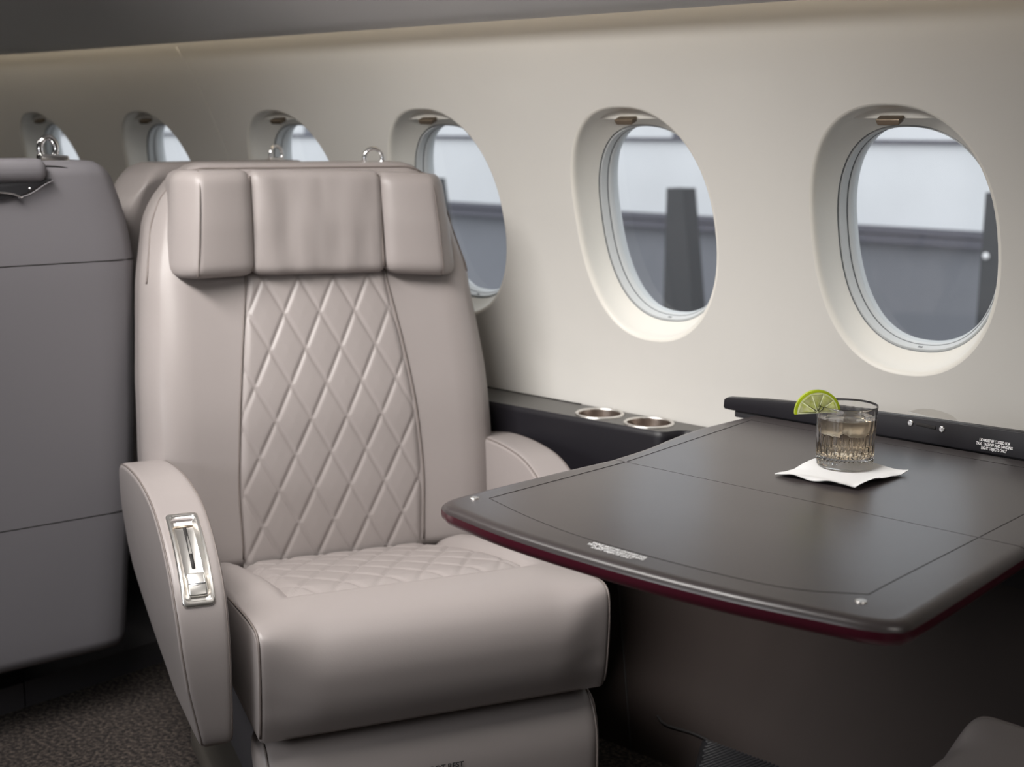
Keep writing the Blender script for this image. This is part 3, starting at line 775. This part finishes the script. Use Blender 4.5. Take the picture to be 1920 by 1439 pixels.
        for yy in (.3365, .3408, .3412, .347, .354, .36, .370, .377, .3817, .3821):
            t = (yy-YI-r)/.06; rg = []
            for k, (x, z) in enumerate(ol):
                yo = youter(z)-r
                y_ = yy if (sy < 0 and i0-3 <= k <= i1+3) else lerp(YI+r, yo, (yy-.330)/.0575)
                if sy < 0 and i0+1 < k < i1-1 and .341 < yy < .382: x, z = deep[k]
                rg.append((x, sy*min(y_, yo), z))
            rings.append(rg)
        for k in range(0, 6):
            a = pi/2*k/5; o_ = inset2d(ol, r*(1-cos(a))) if k else ol
            rings.append([(x, sy*(youter(z) - r + r*sin(a)), z) for x, z in o_])
        loft(bm, rings, cap0=True, cap1=True)
        arm = link('armrest', bm, lm, S, sharp=60)
        for yy, off in ((lambda z: YI+.0035, 0), (lambda z: youter(z)-.0035, 0)):
            bm = bmesh.new(); ip = inset2d(ol, .0026)[:len(prof)-4]
            tube(bm, [(x, sy*yy(z), z) for x, z in ip[4:]], .0016, 5); link('piping', bm, M_PIPE, arm)
        if sy < 0:
            # recline control: steel tray laid into the curved top
            s0 = min(range(len(prof)), key=lambda k: hypot(prof[k][0]+.178, prof[k][1]-.594)); s1 = min(range(len(prof)), key=lambda k: hypot(prof[k][0]+.029, prof[k][1]-.496))
            SA, SB = AL[s0], AL[s1]; mid = (SA+SB)/2; hl = (SB-SA)/2; YM = -.3615; hw_ = .0245
            def sf(u, v, w):   # u along profile, v across, w outward
                p, d = at(mid+u); return (p.x + d.x*w, YM+v, p.y + d.y*w)
            def rr(a, b, r_, n=6):
                base = roundpoly([(-a, -b), (a, -b), (a, b), (-a, b)], r_, n); out = []
                for (p0, p1) in zip(base, base[1:]+base[:1]):
                    k = max(1, int(hypot(p1[0]-p0[0], p1[1]-p0[1])/.008))
                    for q in range(k): out.append((lerp(p0[0], p1[0], q/k), lerp(p0[1], p1[1], q/k)))
                return out
            fo_ = rr(hl, hw_, .009)
            def shrink(d): return [(u*(1-d/hl), v*(1-d/hw_)) for u, v in fo_]
            bm = bmesh.new()
            rg = [(0, 0, .0002), (.0008, .0008, .0024), (.003, .0022, .0036), (.0075, .0050, .0036), (.0085, .0058, .0026), (.0090, .0064, .0012)]
            rs = []
            for du, dv, w in rg: rs.append([sf(u*(1-du/hl), v*(1-dv/hw_), w) for u, v in fo_])
            loft(bm, rs); cp = link('control_bezel', bm, M_STEEL, arm, sharp=35)
            # tray floor as a grid following the curve, dished
            bm = bmesh.new(); nu, nv = 30, 8; g = []
            for i in range(nu+1):
                row = []
                for j in range(nv+1):
                    u = lerp(-(hl-.0085), hl-.0085, i/nu); v = lerp(-(hw_-.0062), hw_-.0062, j/nv)
                    e = min(1, (1-abs(2*j/nv-1))*3.5, (i/nu)*9, (1-i/nu)*9)
                    row.append(bm.verts.new(sf(u, v, .0016 - .0095*e)))
                g.append(row)
            for i in range(nu):
                for j in range(nv): bm.faces.new((g[i][j], g[i+1][j], g[i+1][j+1], g[i][j+1]))
            link('control_tray', bm, M_STEEL, arm, sharp=30)
            bm = bmesh.new(); so = rr(hl*.50, .0027, .002, 3); slab(bm, so, -.0085, -.0060, .0002, 1, f=lambda u, v, w: sf(u-.020, v+.001, w)); link('slot', bm, M_DARKSEAM, cp)
            bm = bmesh.new(); so = rr(.0085, hw_-.0095, .004); slab(bm, so, -.0085, -.0060, .0003, 1, f=lambda u, v, w: sf(u-hl+.0195, v, w)); link('dark_recess', bm, M_BRONZE, cp)
            bm = bmesh.new(); so = rr(.0185, .0135, .004)
            slab(bm, so, -.0085, .0030, .0025, 4, f=lambda u, v, w: sf(u+hl-.0335, v+.0005, w + (.0035*cos(u/.0185*pi/2) if w > -.002 else 0))); lv = link('lever', bm, M_STEEL, arm, sharp=40)
            bm = bmesh.new(); tube(bm, [sf(hl-.0325, v, .0068) for v in (-.0125, -.006, 0, .006, .0125)], .0006, 5); link('lever_ridge', bm, M_GASKET, lv)
    # --- belt guide loop behind the headrest
    if loop:
        ly = loop_y
        g_ = empty('belt_guide', (0, 0, 0)); g_.parent = S
        pts = [(-.835, ly+.019*cos(a), 1.117+.019*sin(a)) for a in [2*pi*k/24 for k in range(24)]]
        bm = bmesh.new(); tube(bm, pts, .0046, 8, closed=True); link('guide_loop', bm, M_CHROME, g_)
        bm = bmesh.new(); slab(bm, roundpoly([(-.027, 1.090), (.030, 1.090), (.022, 1.110), (-.018, 1.110)], .006), -.010, .010, .004, 3, f=lambda u, v, w: (-.835+w, ly+u, v)); link('guide_base', bm, M_CHROME, g_)
    return S

seat = make_seat('cabin_seat', 'taupe leather seat with quilted back facing the table, steel lever in its arm')
seat.location = (-1.401, 1.362, 0); seat.rotation_euler = (0, 0, A_SEAT)
text('footrest_text', 'FOOT REST', .0125, M_PRINT, seat, Matrix.Translation((-.0062, .003, .188)) @ Matrix.Rotation(pi/2, 4, 'Z') @ Matrix.Rotation(pi/2, 4, 'X'))

seat_arm_left = [c for c in seat.children if c.name.startswith('armrest')][0]
# the seat behind, seen over and beside the headrest
def copy_tree(o, parent=None):
    c = o.copy(); COL.objects.link(c)
    if parent: c.parent = parent
    for ch in list(o.children):
        copy_tree(ch, c)
    return c
rear = copy_tree(seat)
for ch in list(rear.children):
    if ch.name.startswith('footrest_text'):
        bpy.data.objects.remove(ch)
for ch in [c for c in rear.children if c.name.startswith('armrest') and c.data == seat_arm_left.data]:
    for g in list(ch.children):
        for h in list(g.children): bpy.data.objects.remove(h)
        bpy.data.objects.remove(g)
    bpy.data.objects.remove(ch)
def kill(o):
    for c in list(o.children): kill(c)
    bpy.data.objects.remove(o)
for ch in list(rear.children):
    if ch.name.startswith(('base_shroud', 'leg_rest')): kill(ch)
    elif ch.name.startswith('pedestal'): ch.scale = (1, .68, 1)
    elif ch.name.startswith('headrest'): ch.scale = (1, .82, 1)
    elif ch.name.startswith('backrest'):
        for g in list(ch.children):
            if g.name.startswith('piping'): kill(g)
rear['label'] = 'taupe leather seat mostly hidden right behind the quilted seat'
for ch in rear.children:
    if ch.name.startswith('belt_guide'): ch.location = (0, -.335, .004)
rear.location = (-3.33, 1.778, 0); rear.rotation_euler = (0, 0, radians(180)); rear.scale = (.94, .90, .995)

# opposite seat: only a corner of its cushion reaches into the frame
fore = copy_tree(seat)
for ch in list(fore.children):
    if ch.name.startswith('footrest_text'): bpy.data.objects.remove(ch)
for ch in [c for c in fore.children if c.name.startswith('armrest') and c.data == seat_arm_left.data]:
    for g in list(ch.children):
        for h in list(g.children): bpy.data.objects.remove(h)
        bpy.data.objects.remove(g)
    bpy.data.objects.remove(ch)
fore['label'] = 'taupe leather seat cushion corner at the bottom right of the frame'
fore.location = (-.650, 1.282, 0); fore.rotation_euler = (0, 0, radians(180))

# ------------------------------------------------------------------ left seat seen from behind, in the shaded leather colour
GA = radians(-10.2)
gs = empty('left_seat', (-2.306, 1.370, 0), GA); tag(gs, 'leather seat seen from behind at the left edge, its shade put into a greyer colour', 'seat', 'leather cabin seats')
# local x: towards camera side (its back face at x=0), y: right edge at y=0
gw = [(.15, -.003), (.30, .012), (.45, .028), (.60, .040), (.80, .050), (.93, .054), (1.0, .045), (1.08, .024), (1.115, .010)]
def gback(x, y, z):
    # y in [-.6,0]
    e = curve1(gw, z)
    yy = lerp(-.62, e, (y+.60)/.60)
    t = (y+.60)/.60
    fx = x
    if t > .90: fx -= .022*((t-.90)/.10)**2
    top = max(0, (z-1.03)/.085)
    z2 = z - .006*max(0, (t-.91)/.09)**2*top
    fx -= .012*max(0, (z-.92)/.2)
    return (fx, yy, z2)
bm = bmesh.new()
softbox(bm, .09, .30, (1.115-.139)/2, .030, (10, 40, 44), warp=lambda x, y, z: gback(x-.09, y-.30, z+.627))
gb = link('back_shell', bm, M_SHADEDLEATHER, gs)
for z in (.925, .427):
    bm = bmesh.new(); tube(bm, [Vector(gback(-.0012, y, z)) for y in [lerp(-.58, -.033, k/24) for k in range(25)]] + [Vector(gback(-.0030, -.019, z)), Vector(gback(-.0080, -.0085, z)), Vector(gback(-.016, -.0028, z)), Vector(gback(-.03, -.0005, z))], .0018, 6)
    link('seam', bm, M_DARKSEAM, gb)
bm = bmesh.new(); tube(bm, catmull([gback(-.006, y, z) for y, z in ((-.055, .34), (-.05, .60), (-.05, .80), (-.05, .93), (-.052, 1.02), (-.06, 1.065), (-.075, 1.093), (-.10, 1.104), (-.15, 1.106), (-.17, 1.104))], 5), .0016, 6); link('seam', bm, M_DARKSEAM, gb)
# literature pocket with a padded roll and black tray at the top left
bm = bmesh.new(); softbox(bm, .045, .20, .022, .018, (8, 20, 10), warp=lambda x, y, z: (x-.035, y-.319, z+1.098)); link('padded_roll', bm, M_SHADEDLEATHER, gs)
bm = bmesh.new(); o_ = [(-.50, 1.062), (-.145, 1.080), (-.110, 1.083), (-.135, 1.070), (-.170, 1.052), (-.215, 1.045), (-.50, 1.040)]
slab(bm, o_, -.02, .004, .002, 2, f=lambda u, v, w: (w-.004, u, v)); link('pocket_tray', bm, M_DARK, gs, sharp=40)
bm = bmesh.new(); tube(bm, catmull([(.002, -.295, 1.058), (.003, -.235, 1.062), (.003, -.190, 1.058), (.002, -.168, 1.0495)], 5), .0022, 6); link('tray_trim', bm, M_CHROME, gs)
bm = bmesh.new(); tube(bm, catmull([(.002, -.175, 1.049), (.002, -.150, 1.057), (.002, -.125, 1.0725), (.001, -.110, 1.079)], 5), .0014, 6); link('tray_trim', bm, M_SHADEDLEATHER, gs)
bm = bmesh.new(); lathe(bm, [(.0001, .002), (.002, .0015), (.0025, 0)], 12); s_ = link('screw', bm, M_CHROME, gs); s_.rotation_euler = (0, pi/2, 0); s_.location = (.001, -.153, 1.066)
g_ = empty('belt_guide'); g_.parent = gs
bm = bmesh.new(); tube(bm, [(-.07, -.092+.0155*cos(a), 1.136+.0215*sin(a)) for a in [2*pi*k/24 for k in range(24)]], .0062, 8, closed=True); link('guide_loop', bm, M_CHROME, g_)
bm = bmesh.new(); slab(bm, roundpoly([(-.027, 1.10), (.034, 1.10), (.030, 1.124), (-.024, 1.128)], .004), -.012, .012, .003, 3, f=lambda u, v, w: (-.055+w, -.092+u, v)); link('guide_base', bm, M_CHROME, g_)
bm = bmesh.new(); softbox(bm, .27, .22, .08, .03, (16, 16, 10), warp=lambda x, y, z: (x-.44, y-.34, z+.37)); link('seat_cushion', bm, M_SHADEDLEATHER, gs)
bm = bmesh.new(); slab(bm, roundpoly([(-.62, -.60), (-.22, -.60), (-.22, -.14), (-.62, -.14)], .02), .0, .30, .01); link('pedestal', bm, M_PLINTH, gs, sharp=50)

# dark floor plinth (track cover) below the left seat
bm = bmesh.new(); box(bm, -3.4, -2.49, .3, 1.218, .0, .055); pl_ = bm
o = link('floor_plinth', bm, M_PLINTH, smooth=False); tag(o, 'dark floor plinth under the left seat, left of its vertical joint', 'plinth', 'floor plinths')
bm = bmesh.new(); box(bm, -3.4, -2.49, 1.222, 2.0, .0, .055)
o = link('floor_plinth', bm, M_PLINTH, smooth=False); tag(o, 'dark floor plinth under the left seat, right of its vertical joint', 'plinth', 'floor plinths')

# ribbed pad standing on the floor by the side panel
ph_ = radians(-75); ea = fh*cos(ph_) + rh*sin(ph_)          # along its long edge, pointing left
pad = empty('ribbed_pad', (-1.16, 1.81, 0), atan2(ea.y, ea.x)); tag(pad, 'black ribbed pad on the floor below the table', 'pad')
bm = bmesh.new(); slab(bm, roundpoly([(-.30, -.26), (.075, -.26), (.075, .0), (-.30, .0)] , [.02, .03, .03, .02]), 0, .056, .006); link('pad_body', bm, M_DARK, pad, sharp=50)
bm = bmesh.new()
for k in range(60):
    x0 = -.52 + .0105*k
    a = Vector((x0, -.255, 0)); d = Vector((cos(radians(50)), sin(radians(50)), 0))
    ts = [t for t in [i*.01 for i in range(50)] if -.296 < (a+d*t).x < .068 and -.255 <= (a+d*t).y < -.005]
    if len(ts) > 1: tube(bm, [(a.x+d.x*t, a.y+d.y*t, .056) for t in (ts[0], ts[-1])], .0034, 6)
link('ribs', bm, M_DARK, pad)
